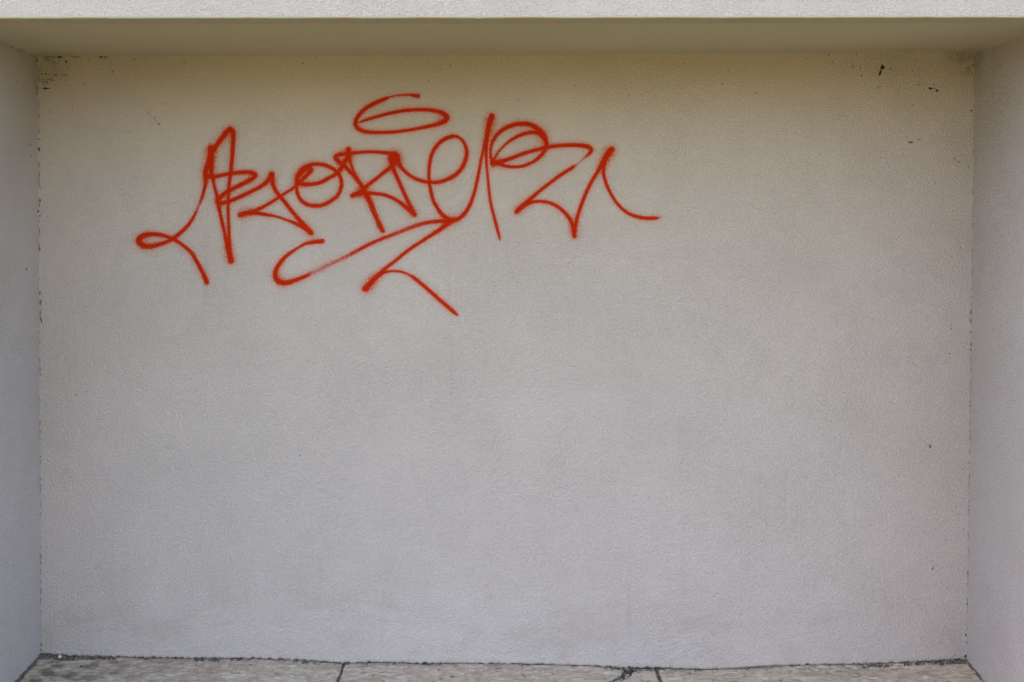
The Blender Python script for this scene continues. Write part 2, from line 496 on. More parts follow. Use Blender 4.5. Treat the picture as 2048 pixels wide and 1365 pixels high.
class Bag:
    def __init__(s): s.v, s.f = [], []
    def add(s, vf):
        o = len(s.v); s.v += vf[0]; s.f += [tuple(i + o for i in f) for f in vf[1]]
    def tube(s, pts, r, seg=5):
        o = len(s.v); pts = [Vector(p) for p in pts]
        for i, p in enumerate(pts):
            d = (pts[min(i + 1, len(pts) - 1)] - pts[max(i - 1, 0)]).normalized()
            u = d.cross(Vector((0.13, 1, 0.2))).normalized(); w = d.cross(u)
            rr = r * (0.6 + 0.8 * random.random())
            for k in range(seg):
                a = 2 * math.pi * k / seg
                s.v.append(p + u * (rr * math.cos(a)) + w * (rr * math.sin(a)))
        for i in range(len(pts) - 1):
            for k in range(seg):
                s.f.append((o + i * seg + k, o + i * seg + (k + 1) % seg, o + (i + 1) * seg + (k + 1) % seg, o + (i + 1) * seg + k))
    def build(s, name, mat, parent=None, origin=None, smooth=True):
        org = Vector(origin) if origin is not None else Vector((0, 0, 0))
        o = link(name, mesh(name, [v - org for v in s.v], s.f), mat, parent, smooth)
        o.location = org
        return o

# crumbs of soil and grit lying in the gap at the foot of the wall
soil, grit = Bag(), Bag()
def crumbs(x0, x1, n, rmin, rmax, yo=(-0.006, 0.01), bagw=0.2):
    for _ in range(n):
        px = random.uniform(x0, x1)
        x = (px - VX) * mpp
        r = random.uniform(rmin, rmax)
        y = DB + random.uniform(*yo) - 0.004
        g = grit if random.random() < bagw else soil
        g.add(lump_geo(Vector((x, y, top_z(x) + r * 0.25)), r * random.uniform(0.8, 1.7), r, r * random.uniform(0.5, 0.9), rot=random.uniform(0, 6)))
crumbs(84, 160, 110, 0.0025, 0.008, (-0.030, 0.008), 0.10)
crumbs(84, 110, 40, 0.004, 0.010, (-0.030, 0.004), 0.02)
crumbs(150, 240, 70, 0.002, 0.006, (-0.016, 0.008), 0.15)
crumbs(240, 690, 60, 0.0015, 0.004, (-0.008, 0.008), 0.25)
crumbs(390, 440, 40, 0.002, 0.006, (-0.016, 0.004), 0.2)
crumbs(690, 1210, 35, 0.0015, 0.0035, (-0.006, 0.008), 0.3)
crumbs(1210, 1330, 60, 0.002, 0.005, (-0.012, 0.006), 0.3)
crumbs(1340, 1760, 40, 0.0015, 0.0035, (-0.007, 0.008), 0.4)
crumbs(1720, 1935, 80, 0.002, 0.006, (-0.018, 0.006), 0.3)
crumbs(1870, 1932, 45, 0.002, 0.007, (-0.022, 0.004), 0.2)
for _ in range(150):      # in the joints and the crack
    y = DB - random.uniform(0.0, 0.15)
    for xc, wd in ((JL, 0.005), (JR, 0.006), (crack(y) - 0.012, 0.016), (crack(y) - 0.012, 0.018)):
        r = random.uniform(0.0015, 0.0042)
        x = xc + random.uniform(-wd, wd)
        (grit if random.random() < 0.22 else soil).add(lump_geo(Vector((x, y, top_z(x) - 0.010 + r * 0.4)), r, r, r * 0.7, rot=random.uniform(0, 6)))
for sgn, f0, b0 in ((1, BLf, BLb), (-1, BRf, BRb)):     # along the foot of the piers
    for _ in range(110 if sgn > 0 else 45):
        t_ = 1 - random.random() * 0.4
        p = f0 + (b0 - f0) * t_
        r = random.uniform(0.002, 0.0055)
        x = p.x + sgn * random.uniform(-0.002, 0.010)
        soil.add(lump_geo(Vector((x, p.y, top_z(x) + r * 0.2)), r * 1.3, r * 1.3, r * 0.7, rot=random.uniform(0, 6)))
tag(soil.build('soil_crumbs', M_soil), 'dark soil crumbs lodged in the gap between wall and paving', 'soil', kind='stuff')
tag(grit.build('grit', M_grit), 'pale grit scattered along the foot of the wall', 'grit', kind='stuff')

# a few stones and plaster flakes large enough to pick out
def thing_lump(name, px, dy, rx, ry, rz, mat, label, cat, group=None, rot=0.0, lift=0.4):
    x = (px - VX) * mpp
    c = Vector((x, DB - dy, top_z(x) + rz * lift))
    b = Bag(); b.add(lump_geo(c, rx, ry, rz, rot=rot))
    return tag(b.build(name, mat, origin=(c.x, c.y, c.z - rz * lift)), label, cat, group)
thing_lump('pebble', 122, 0.012, 0.0085, 0.008, 0.0075, M_pebble, 'pale round pebble in dark soil by the left corner', 'pebble', 'loose stones at the wall foot')
thing_lump('pebble', 156, 0.011, 0.006, 0.005, 0.004, M_pebble, 'small grey pebble just right of the round pale one', 'pebble', 'loose stones at the wall foot')
thing_lump('pebble', 1079, 0.05, 0.005, 0.004, 0.003, M_rust, 'tiny ochre pebble alone on the middle slab', 'pebble', 'loose stones at the wall foot')
FL = 'plaster flakes fallen at the wall foot'
for px, w, lab, ro in ((1083, 0.040, 'long thin plaster sliver at the foot of the wall, left of the crack', 0.0), (1598, 0.019, 'pale plaster flake at the wall foot, left one of a close pair', 0.2),
                       (1645, 0.020, 'pale plaster flake at the wall foot, right one of a close pair', -0.1), (1696, 0.016, 'greyish plaster flake with a curled edge nearer the right corner', 0.3),
                       (1468, 0.016, 'thin pale flake lying flat on the right slab', 0.1), (1800, 0.030, 'wide flat flake under the torn plaster edge near the right corner', 0.05)):
    thing_lump('plaster_flake', px, 0.009 if px != 1468 else 0.03, w, 0.006, 0.0028, M_flake, lab, 'plaster flake', FL, ro)
thing_lump('dirt_clod', 180, 0.085, 0.005, 0.006, 0.003, M_speck, 'black crumb of dirt lying on the left slab', 'dirt', rot=0.5)

# ------------------------------------------------------------------ specks and webs on the walls
BW, BN = Vector((0, DB, 0)), Vector((0, -1, 0))
pln = pln if pln.x > 0 else -pln
prn = prn if prn.x < 0 else -prn
def spot(px, py):
    """the point of the niche seen at this place, with the normal of the surface there"""
    xl = 77 + (py - 113) / 1198 * 5; xr = 1951 - (py - 105) / 1217 * 17
    if px < xl: return on_plane(px, py, pl0, pln), pln
    if px > xr: return on_plane(px, py, pr0, prn), prn
    return P(px, py, DB), BN
SP = 'dark specks stuck to the recess walls'
def speck(px, py, w, h, rot, mat, label, extra=()):
    b = Bag(); c, nrm = spot(px, py)
    for (qx, qy, qw, qh, qr) in ((px, py, w, h, rot),) + tuple(extra):
        p, nn = spot(qx, qy)
        b.add(lump_geo(p + nn * 0.0004, qw * mpp, 0.0022, qh * mpp, rot=R(qr), axis=nn, jag=0.6))
    return tag(b.build('dirt_speck', mat, origin=c), label, 'dirt speck', SP)
speck(1764.5, 135, 3.6, 5.2, -25, M_speck, 'largest dark speck, two joined blobs high on the wall near the right corner', ((1760, 146.5, 2.2, 5.0, -18), (1762.5, 129, 1.6, 1.0, 0), (1762, 141, 1.2, 2.5, -20)))
speck(1781, 138, 2.6, 1.2, 40, M_speck, 'small slanted dark speck just right of the largest one')
speck(1721, 136, 1.8, 1.3, 10, M_speck, 'small black dot just left of the largest speck')
speck(1861, 177.3, 4.2, 1.9, -5, M_speck, 'black speck with a thin trailing tail near the upper right corner', ((1869, 178, 4.5, 0.6, -8), (1874, 182, 2.2, 2.6, 20)))
speck(1820, 285, 4.8, 1.7, 5, M_brown, 'brown flattish speck below the tailed black one', ((1824.5, 285, 1.6, 1.6, 0),))
speck(1951, 249, 4.2, 5.5, 5, M_faint, 'grey brown clot in the upper right corner of the recess')
speck(92, 177.5, 7.5, 1.4, 3, M_speck, 'dark horizontal dash beside the upper left corner', ((90, 177, 3, 2, 0),))
speck(74, 186, 2.8, 4.5, 10, M_faint, 'brownish clot in the left corner below the soffit', ((72, 173, 4, 2, -30), (74, 178, 1.2, 5, 0)))
speck(600, 912, 1.5, 1.5, 0, M_speck, 'lone tiny black dot on the blank wall below the lettering')
speck(76.5, 423, 1.7, 2.6, 25, M_speck, 'black speck in the left corner at the height of the lettering, upper one of two')
speck(80, 432, 1.4, 2.2, 0, M_brown, 'brownish speck in the left corner just under the black one')
speck(81, 606, 2.4, 6.5, -10, M_rust, 'rusty orange clot in the left corner halfway up')
speck(201.5, 114.5, 2.2, 1.8, 0, M_speck, 'black speck on the soffit edge near the left corner', ((211, 115, 4, 1.0, 20),))
speck(318, 248.5, 2.2, 1.6, 10, M_brown, 'brown speck at the end of a cobweb thread, left of the lettering')
speck(1513, 187, 1.7, 1.7, 0, M_speck, 'single dark speck on the wall above the last letter, well right of the halo')
bags = {k: Bag() for k in ('d', 'b', 'f')}
small = [(132, 124, 1.4, 2.4, 'd'), (112, 151, 1.5, 2.2, 'b'), (92, 149, 2.2, 1.0, 'd'), (55, 145, 1.4, 1.6, 'd'), (33, 165, 1.2, 1.2, 'b'), (100, 224.5, 1.6, 1.0, 'd'), (168, 170, 1.3, .9, 'b'),
         (139, 171, 1, 1, 'b'), (310, 236, 1.2, 1.0, 'b'), (61, 290, 1.2, 2.0, 'd'), (62.5, 311, 1.4, 1.6, 'd'), (60, 277, 1, 1, 'b'), (77, 258, 2.2, 3, 'f'), (78, 299, 1.5, 4, 'd'), (78, 279, 1.4, 1.2, 'd'),
         (225, 144, 2.2, 1, 'b'), (92, 165, 6, 1, 'f'), (101, 160, 7, 1, 'f'), (128, 151, 6, .8, 'f'), (76, 148, 3, 1, 'f'), (84, 148, 2, 1.2, 'b'), (75, 121, 3, 2, 'd'), (118, 115, 4, 1.5, 'd'), (268, 120, 3, 1.2, 'f'), (368, 124, 1.6, 1, 'f'),
         (633, 117, 1.5, .9, 'b'), (857, 163, 1, 1, 'd'), (1098, 175, 1, .8, 'b'), (1149, 171, 1.1, .9, 'd'), (1258, 192, 1.2, 1.3, 'd'), (1388, 163, 1.2, 1, 'b'), (1456, 142, 1.2, 1, 'b'), (1368, 127, 1.2, 1, 'b'), (1445, 168, 2, 1, 'f'),
         (1037, 200, 1, 1, 'b'), (1657, 110, 1.6, 1.6, 'b'), (1713, 109.5, 1.6, 1, 'd'), (1612, 118, 1, 1, 'b'), (1664, 125, 1.5, 1.7, 'f'), (1705, 133, 1.5, 2.4, 'f'), (1723, 152, 1.8, .9, 'b'), (1750, 146, 1, 1, 'b'), (1760, 109, 1.2, .8, 'd'),
         (1836, 170, 1.6, 1.2, 'b'), (1825, 211, 1.6, .9, 'b'), (1839, 279, 2.4, .8, 'b'), (1943, 222.5, 1.8, 1.4, 'd'), (1951, 135, 3.6, 5, 'f'), (1951, 130, 2.4, 2, 'b'), (1952, 187, 3, 5, 'f'), (1964, 131, 1.2, 1.2, 'b'), (2011, 88, 4, 1.8, 'd'),
         (2011, 168, 1.4, 1.3, 'd'), (1969, 240, 1.4, 1.4, 'd'), (1989, 270, 1.6, 1, 'b'), (1994, 276, 1.3, 1.1, 'd'), (1978, 300, 1.2, 1.2, 'b'), (1948, 277, 1.8, .9, 'b'), (1937, 334, 1.5, 1.1, 'b'), (1987, 332, 1.2, 1, 'b'), (1961, 322, 1, 1.2, 'b'), (1999, 311, 1, 1, 'b'),
         (1908, 317, 2.2, .8, 'b'), (1917, 324, 2, .8, 'b'), (1871, 366, 1.3, 1, 'd'), (2001, 369, 1.3, 1.3, 'b'), (2042, 397, 1.8, 1.4, 'd'), (1986, 391, 1.8, .8, 'b'), (1979, 402, 1.2, 1, 'b'), (1921, 496, 1.2, .9, 'b'), (1903, 515, 1.4, 1.1, 'b'),
         (2027, 574, 2, 1.5, 'd'), (1950, 600, 5, 1.2, 'b'), (1973, 650, 2.2, 1.8, 'b'), (1993, 694, 1.8, 1.2, 'b'), (1903, 652, 1.2, .9, 'b'), (1971, 818, 1.5, 2.6, 'd'), (1948, 829, 1.4, 3, 'f'), (1948, 846, 1.4, 1.2, 'd'), (1940, 812, 1.8, 1.2, 'd'),
         (1941, 805, 1.4, 1, 'b'), (1941, 873.5, 1.6, 1.4, 'd'), (1943, 944, 1.8, 2, 'd'), (1940, 955, 2, 3, 'f'), (1926, 939, 1.2, .8, 'b'), (1860, 893, 1.6, 2.6, 'b'), (1916, 1029, 2, .6, 'f'), (2033, 980, 1.4, 1, 'b'), (1937, 1068, 1.4, 1.8, 'b'), (1938, 1119, 3.5, 1.8, 'f'),
         (1865, 1137, .9, 3.6, 'b'), (1892, 1081, 1.4, 1, 'b'), (1895, 1176, .8, 2, 'f'), (1934, 1209, 1.4, 1.3, 'd'), (1932, 1271, 1.2, 2, 'd'), (1978, 1276, 2, .9, 'b'), (1931, 1313, 2, 3, 'd'), (1979, 1361, 1.2, 1.4, 'd'), (1948, 443, 1.6, 1.8, 'b'), (1949, 464, 1.8, 1.2, 'b'), (1947, 504, 1.3, 5, 'f'),
         (1946, 520, 1.3, 4, 'b'), (1945, 545, 1.3, 4, 'f'), (1943, 620, 1.1, 8, 'b'), (1943, 648, 1.1, 8, 'f'), (1943, 665, 2, 1.8, 'd'), (1942, 690, 1.4, 2.5, 'b'), (1942, 700, 2.4, 1.2, 'd'),
         (53, 539, 1.4, 2.6, 'b'), (68.5, 540, 1.1, 1.8, 'f'), (82, 625, 1.1, 7, 'f'), (82, 640, 1.1, 6, 'b'), (80, 402, 2, 2, 'b'), (24, 403, 2, .8, 'f'), (79, 350, 1, 8, 'f'), (79, 370, 1, 10, 'f'), (27, 1131, 1.2, 1.2, 'b'), (80, 1110, 1.2, 2, 'b'), (81, 1145, 1.4, 2, 'f'), (83, 1251, 1.3, 1.3, 'b'), (83, 1290, 1.4, 2, 'b'), (82, 1300, 1.4, 2, 'd'), (2, 1312, 1.3, 1.3, 'b'),
         (95, 114, 14, 1.2, 'f'), (150, 114, 10, 1, 'f'), (24, 95, 3, 1.4, 'f'), (36, 101, 3, 1.6, 'f'), (62, 110, 3, 1.2, 'f')]
for px, py, w, h, k in small:
    p, nn = spot(px, py)
    bags[k].add(lump_geo(p + nn * 0.0001, w * mpp * 1.2, 0.0012 if nn is BN else 0.0006, h * mpp * 1.2, rot=R(random.uniform(-25, 25)), axis=nn, jag=0.7))
for _ in range(150):            # fly specks too small to place one by one, thicker under the soffit and by the corners
    u = random.random()
    if u < 0.45: px, py = (random.uniform(80, 1948) if random.random() < 0.5 else 1948 - abs(random.gauss(0, 170))), 113 + abs(random.gauss(0, 26)) + 2
    elif u < 0.65: px, py = 1948 - abs(random.gauss(0, 60)), random.uniform(115, 1300)
    elif u < 0.8: px, py = 84 + abs(random.gauss(0, 60)), random.uniform(115, 1300)
    else: px, py = random.uniform(90, 1940), random.uniform(115, 1320)
    p, nn = spot(px, py)
    r = random.uniform(0.5, 1.15) * mpp
    bags[random.choice('dbff')].add(lump_geo(p + nn * 0.0002, r * random.uniform(0.8, 1.6), 0.0008, r, rot=random.uniform(0, 3), axis=nn, jag=0.6))
for _ in range(60):            # crusted dirt in the upper left corner
    px = 80 + abs(random.gauss(0, 26)); py = 117 + abs(random.gauss(0, 20))
    p, nn = spot(px, py)
    r = random.uniform(0.4, 1.1) * mpp
    bags[random.choice('ffffb')].add(lump_geo(p + nn * 0.0002, r * random.uniform(1, 2.4), 0.0008, r * 0.8, rot=random.uniform(-.6, .6), axis=nn, jag=0.6))
for side in (-1, 1):            # broken line of dirt down each vertical corner
    py = 135.0
    while py < 1305:
        L = random.uniform(2, 11)
        px = (77 + (py - 113) / 1198 * 5 + 0.6) if side < 0 else (1951 - (py - 105) / 1217 * 17 - 0.6)
        px += 0.5 * mnoise.noise((py * 0.03, side, 0))
        if random.random() < (0.45 if side > 0 else 0.32):
            p = P(px, py, DB)
            bags[random.choice('bffff')].add(lump_geo(p, random.uniform(0.4, 1.35) * mpp, 0.0014, L * 0.5 * mpp, axis=BN, jag=0.8))
        py += L * random.uniform(0.7, 1.2)
tag(bags['d'].build('dirt_spots', M_speck), 'tiny black fly specks peppered over the recess', 'dirt', kind='stuff')
tag(bags['b'].build('dirt_spots', M_brown), 'tiny brown specks peppered over the recess', 'dirt', kind='stuff')
tag(bags['f'].build('dirt_spots', M_faint), 'faint grey brown smears along corners and soffit', 'dirt', kind='stuff')
# cobweb threads
web = Bag()
def thread(pts, r=0.0006, off=0.003):
    q = []
    for a, b in zip(pts[:-1], pts[1:]):
        for t_ in np.linspace(0, 1, 7)[:-1]: q.append((a[0] + (b[0] - a[0]) * t_, a[1] + (b[1] - a[1]) * t_))
    q.append(pts[-1])
    out = []
    for x, y in q:
        p, nn = spot(x + 0.7 * mnoise.noise((x * .2, y * .2, 0)), y + 0.7 * mnoise.noise((x * .2, y * .2, 9)))
        out.append(p + nn * off)
    web.tube(out, r)
thread([(270, 209), (277, 209), (290, 220), (299, 229), (312, 241), (318, 248)], 0.0004)
thread([(323, 209), (341, 208)]); thread([(296, 226), (302, 232)], 0.0009)
thread([(82, 160), (100, 161), (110, 156)]); thread([(92, 167), (96, 160)]); thread([(120, 149), (132, 153)])
thread([(64, 168), (72, 176), (74, 190)]); thread([(76, 200), (77, 250)], 0.0005); thread([(98, 48), (112, 50), (132, 51)], 0.0005)
thread([(1950, 130), (1951, 165), (1951, 200), (1950, 240)], 0.0006); thread([(1953, 215), (1952, 235)], 0.0005); thread([(1945, 160), (1951, 185)], 0.0005)
thread([(2000, 90), (2024, 80), (2046, 74)], 0.0008); thread([(1995, 88), (2012, 87)], 0.0008)
thread([(1915, 85), (1919, 92)], 0.0005); thread([(1905, 316), (1912, 322), (1920, 326)], 0.0006)
thread([(144, 207), (146, 220)], 0.0004); thread([(255, 262), (262, 264)], 0.0006)
tag(web.build('cobweb', M_web), 'dusty cobweb threads in the corners and on the upper wall', 'cobweb', kind='stuff')

# ------------------------------------------------------------------ graffiti
# every stroke: centre line on the wall as (x, y, half width, body), measured on the photograph; width and body optional
STROKES = {
 'lead': [(413.6, 565, 5.2), (410, 556, 5), (405, 545, 4.4), (394, 524.5, 4.2), (382, 505.5, 4), (367, 492, 3.8), (352.5, 482, 4), (343.7, 477.6, 4.2), (332, 473, 4), (317, 469.6, 4.3), (304, 469, 4.8), (289.5, 471, 5.4), (281, 476, 6), (277.5, 482, 6.4), (281, 488, 6), (291, 493, 5.4), (304, 493, 5), (319, 489, 4.4), (332, 485, 4), (347, 477, 4.2), (361, 466, 4), (376, 451, 3.8), (386, 436.6, 3.4), (393, 422, 2.7, .72), (398, 410, 2.7, .65), (403, 398.4, 3.2, .9), (407.5, 383.8, 3.6), (411, 367.7, 4), (412, 354, 5.4), (411, 346, 5.4), (414, 335, 5.4), (418.5, 321, 5), (421, 309, 5.6), (421.5, 296, 6.2)],
 'peak': [(421.5, 298, 6), (425, 303, 5), (433, 291.5, 5), (445, 275.4, 5.4), (455, 263.5, 5.8), (460.5, 259.5, 6.2), (465, 264.5, 5.8), (466.5, 275, 5), (465.6, 291.5, 4.6), (464.6, 310.6, 4.4), (463, 329.6, 4.2), (461, 347, 4), (458.7, 366, 3.6), (457, 384, 3.5), (456.5, 406, 3.4), (456.5, 426, 3.4), (457, 444, 3.4), (458, 466, 3.6), (458.5, 488, 4.2), (459.5, 508, 5), (462, 522, 6.4)],
 'inner leg': [(421.4, 300, 6), (423, 318, 5.6), (422, 333, 6), (422.6, 345, 5), (425, 355, 3.8), (428, 369, 3.3), (431.6, 384, 3.3), (435, 395.5, 4), (437, 411, 4.6), (440, 426, 3.9), (445, 448, 3.8), (450, 470, 3.8), (454, 491, 4.2), (458, 508, 4.6), (462, 522, 5.8)],
 'cross bar': [(411, 352, 5), (425.8, 354.5, 4.4), (440, 351.6, 4), (458, 348, 4.2), (477, 345.7, 4.3), (496, 345, 4.6), (505, 346.8, 5), (510.5, 350.5, 5.4), (507, 356, 5), (491.7, 364.8, 4.8), (474, 374, 4.6), (458, 382, 4.5), (446, 389.7, 4.6), (437.5, 398.4, 5.2), (435.5, 404.5, 5.4), (439, 407, 4.6), (446, 406.5, 4.2), (458, 403, 4.2), (477, 395.5, 4.3), (499, 385, 4.4), (521, 373.5, 4.4), (535, 363, 4.6), (541, 354, 5.8), (543.5, 349.5, 6.2)],
 'y leg': [(543.7, 350, 6), (544.5, 362, 5), (548.5, 376.7, 4.2), (557, 390, 4.2), (567, 401.6, 4.1), (582, 420.6, 4.1), (596.5, 438, 4.3), (611, 454, 5), (622.5, 466.5, 5.2), (608, 456, 4.4), (593.5, 448.5, 3.7), (574.5, 440.8, 2.7), (555.5, 434.3, 2.6), (545, 431.8, 3), (538, 430.8, 3.6), (516, 427, 4), (497, 426.5, 4.8), (481, 430, 5.8)],
 'o loops': [(481, 430, 5.8), (497, 426, 4.8), (513, 420.6, 4), (530.6, 412, 3.6), (552.5, 398.6, 3.5), (571.6, 386, 3.3), (589, 375, 3.2), (597.5, 367, 4), (608, 356, 4.2), (618.4, 346, 4.4), (622.5, 339.5, 4.6), (618.4, 336.5, 5), (608, 340.5, 5.4), (598.5, 351, 5), (594, 361, 4), (593, 373.7, 3.6), (594.5, 385.5, 3.8), (599.4, 397, 4), (608, 406, 4.1), (620, 411, 4.2), (634.6, 412, 4.2), (649, 409, 4.2), (662, 402, 4.2), (674, 393, 4.1), (681, 379.6, 4.1), (683.2, 368, 4), (680.7, 355, 4), (674, 344.5, 4.1), (664, 337, 4.2), (650.7, 331, 4.2), (636, 328.6, 4.2), (621, 330.5, 4.2), (608, 337, 5), (598, 348, 5.2), (594.6, 360, 5), (598, 367, 4.5), (608, 369, 4.6), (621, 369, 4.2), (639, 366, 4.2), (655, 358, 4.2), (672.6, 348, 4.2), (681, 338.6, 4.4), (690, 324, 4.8), (695.6, 313.7, 5.4), (697, 299.5, 5.6)],
 'r stem': [(697, 299.5, 5.6), (698, 316.6, 5), (701.5, 328, 3.2), (708, 344.5, 3.1), (715, 357.6, 3.2), (724, 374, 4), (732, 389, 5.6), (738, 403, 4), (745, 421.6, 3.6), (754, 440.6, 3.8), (760, 454, 4.6), (765.5, 462, 4.8)],
 'r top': [(794, 314, 6), (788, 310, 5.2), (779, 307.3, 4), (760, 305, 3.6), (738, 304, 3.6), (716, 305.5, 3.7), (697, 307.7, 4.2), (679, 310, 4.4), (671.5, 313.5, 5), (671.5, 317, 5), (679, 325, 4.6), (689.5, 332.6, 4.6), (700, 344, 4.2), (711.5, 356, 4.2), (720, 367, 4.4), (728, 380, 5), (737, 396, 4.6), (744.5, 409, 3.4), (751, 424, 2.4, .8), (757, 438, 2.3, .8), (763, 454, 3), (765.5, 462, 4.2)],
 'r bowl': [(794, 313, 6.4), (791, 321, 7), (785, 331, 4.8), (767, 346, 4), (749.6, 360, 4), (738, 369, 4), (728, 377.6, 4.2), (716.6, 386, 4.8), (705, 391.5, 5), (716.6, 388.5, 4.6), (734, 387, 4.4), (753, 388, 3.7), (771, 391, 3.7), (785.5, 396.7, 3.8), (800, 405.5, 3.9), (813, 415.7, 4.6), (823.5, 424.5, 4.8), (829.4, 430, 4.8)],
 'a and loop': [(829.4, 430, 4.6), (818.5, 409, 4.4), (807.4, 385, 4.1), (797, 361.5, 4.1), (788, 341, 4.3), (784, 327, 5.2), (783, 312, 6), (790, 309.5, 6.2), (794, 319, 6.2), (801.6, 333.7, 4.2), (812, 345.4, 3.8), (826.5, 355.7, 3.8), (841, 361.5, 3.9), (858.7, 365, 4), (877.7, 364.5, 4.2), (895, 359, 4.3), (911, 350, 4.4), (924, 336, 4.4), (931.5, 319, 4.5), (933.4, 303, 4), (928.5, 287, 3.5), (921, 277.7, 3.1), (912, 273.4, 3.4), (903.4, 273.5, 4.4), (890, 278.4, 4.5), (878.5, 286.5, 4.3), (868.5, 299, 4.1), (862.6, 312, 4), (859.8, 325, 3.8), (858, 341, 3.6), (858, 360, 3.6), (861.6, 382, 3.7), (866.5, 401, 3.8), (875, 417, 4), (885, 430, 4.2), (897, 438.5, 4.6), (908.5, 440.4, 4.7), (920, 436, 4.5), (931.5, 424.5, 4.3), (940.7, 408, 4), (948, 388, 3.6), (954, 363, 3.6, .95), (958.5, 341, 3.4, .9), (962.7, 317.6, 3.2, .85), (966.2, 303.5, 3.2, .85), (970.5, 286, 4), (975, 265.7, 4.6), (979, 247, 5.4), (983.7, 233, 6.4)],
 'long stem': [(983.7, 233, 6.4), (979, 249, 5), (975, 268.6, 4.6), (972.6, 290.6, 4.3), (972.2, 312.5, 3.2), (973.5, 334.5, 2.8), (975.7, 356.5, 2.8), (978.6, 386, 3), (981, 404, 3.1), (983.5, 416, 3.2), (989, 437, 3.3), (994.7, 459, 3.4), (998, 472, 2.8), (1000, 480, 1.6)],
 'underline': [(905, 442, 4.8), (890, 442.6, 4.4), (877.7, 443, 4.2, .92), (856, 445.5, 4, .85), (834, 451, 4, .8), (809, 460.5, 3.9, .78), (782.5, 471, 3.8, .8), (769, 475.8, 3.8, .82), (739.7, 488.6, 3.8, .85), (717.7, 500, 3.7, .85), (696, 512, 3.5, .7), (684, 518, 3.3, .69), (666.5, 526, 3.6, .62), (649, 534.5, 3.6, .65), (631, 543.5, 3.8, .55), (613.7, 551.6, 4, .85), (593, 560, 4.5), (578.6, 565, 5), (565, 566, 5.8), (555.5, 561.5, 5.8), (551, 553, 5.2), (552, 541, 5), (558, 529.6, 4.6), (568, 516.8, 4.2), (583, 504.7, 3.4), (596, 496, 2.6, .8), (609, 488.8, 3.2), (622.5, 485.4, 4), (634, 483.8, 4.6), (644.5, 482.7, 4.8)],
 'z tail': [(905, 442, 4.4), (895, 447.5, 5.4), (882, 458, 4.6), (863, 470.6, 4), (841, 484.6, 3.8), (820.6, 498, 3.7), (805, 510, 3.6), (791, 522, 3.6), (773, 535.5, 3.7), (758.6, 548.8, 4.6), (744, 563, 5.6), (731, 578, 6.6), (744, 563.5, 5.2), (757.5, 551.5, 4.4), (770, 545, 3), (785, 542.6, 2.6), (799.6, 543.4, 2.6), (812, 547.3, 2.3), (821, 552, 2.4), (827, 555.5, 4), (839, 565, 4), (858, 581, 4), (878.7, 599.7, 4.1), (896, 614.5, 4.2), (907, 624, 4.2), (914, 630, 2.6)],
 'p loops': [(986, 327, 6), (982.8, 318, 3), (981, 305, 2.7), (983, 290.6, 3.2), (990, 275, 4.2), (1003.5, 261.5, 4.5), (1019.6, 252.8, 4.7), (1037, 248.6, 4.8), (1055, 248.6, 5), (1069.4, 254, 5.2), (1082.6, 265, 5.4), (1090.5, 278, 5.2), (1092.6, 292, 4.6), (1088, 304, 4.2), (1078, 315.5, 4), (1063.5, 325.7, 3.6), (1044.5, 332.7, 3.4), (1022.5, 334.3, 3.4), (1005, 330.8, 3.8), (994, 327, 4.6), (986, 327, 6)],
 'p inner': [(986, 323, 3), (996, 305.5, 2.4), (1008, 292, 2.5), (1022.5, 280.6, 3.4), (1040, 271, 3.9), (1059, 265.6, 4.1), (1075, 266, 4.6), (1085.5, 273.5, 4.8), (1091, 282, 4.6)],
 'z stroke': [(986, 327.4, 6), (1002, 323.6, 4.8), (1022.5, 317, 4.1), (1044.5, 308.5, 4.1), (1066.5, 301.7, 4.1), (1088.5, 296.4, 4.1), (1110.4, 292.6, 4.1), (1132.4, 290.9, 4.2), (1154.4, 290.9, 4.3), (1172, 293.2, 4.8), (1182, 298.6, 4.8), (1181, 304.5, 4), (1169, 315.5, 2, .7), (1162, 322, 1.5, .6), (1154, 329, 1.2, .6), (1149, 332.5, 2.4, .9), (1145, 335.5, 3.9), (1125, 347.9, 3.8), (1103, 364, 3.7), (1081, 381, 3.7), (1066, 394, 4.2), (1052, 406.5, 5), (1040, 417, 5), (1033, 423.8, 5), (1043, 416, 4.6), (1053, 409, 4.2), (1066.5, 404.2, 3.6), (1084, 403.5, 3.5), (1100, 406.4, 3.6), (1115, 413.7, 3.8), (1128, 424.2, 4), (1139.6, 438.6, 4.1), (1146.5, 456, 4.6), (1149, 473, 4.8)],
 'last stroke': [(1149, 473, 4.6), (1149, 459, 4.8), (1153, 441.6, 4), (1159.4, 419.6, 3.9), (1168, 396, 3.9), (1178.4, 372.7, 3.9), (1191, 350.8, 3.9), (1202, 333, 4.8), (1212, 314.5, 6), (1223, 299.5, 6.4), (1213, 314, 5.6), (1207.6, 330, 4.6), (1206.8, 343.5, 3.7), (1209.8, 359.6, 3.6), (1216.2, 377, 3.4), (1226.5, 396, 3.3), (1239.7, 413.5, 3.4), (1255.8, 426.5, 3.5), (1275, 434.2, 3.8), (1292.4, 437, 4), (1308, 436.8, 4), (1316, 436, 3, .7), (1322, 435, 1.4, .55)],
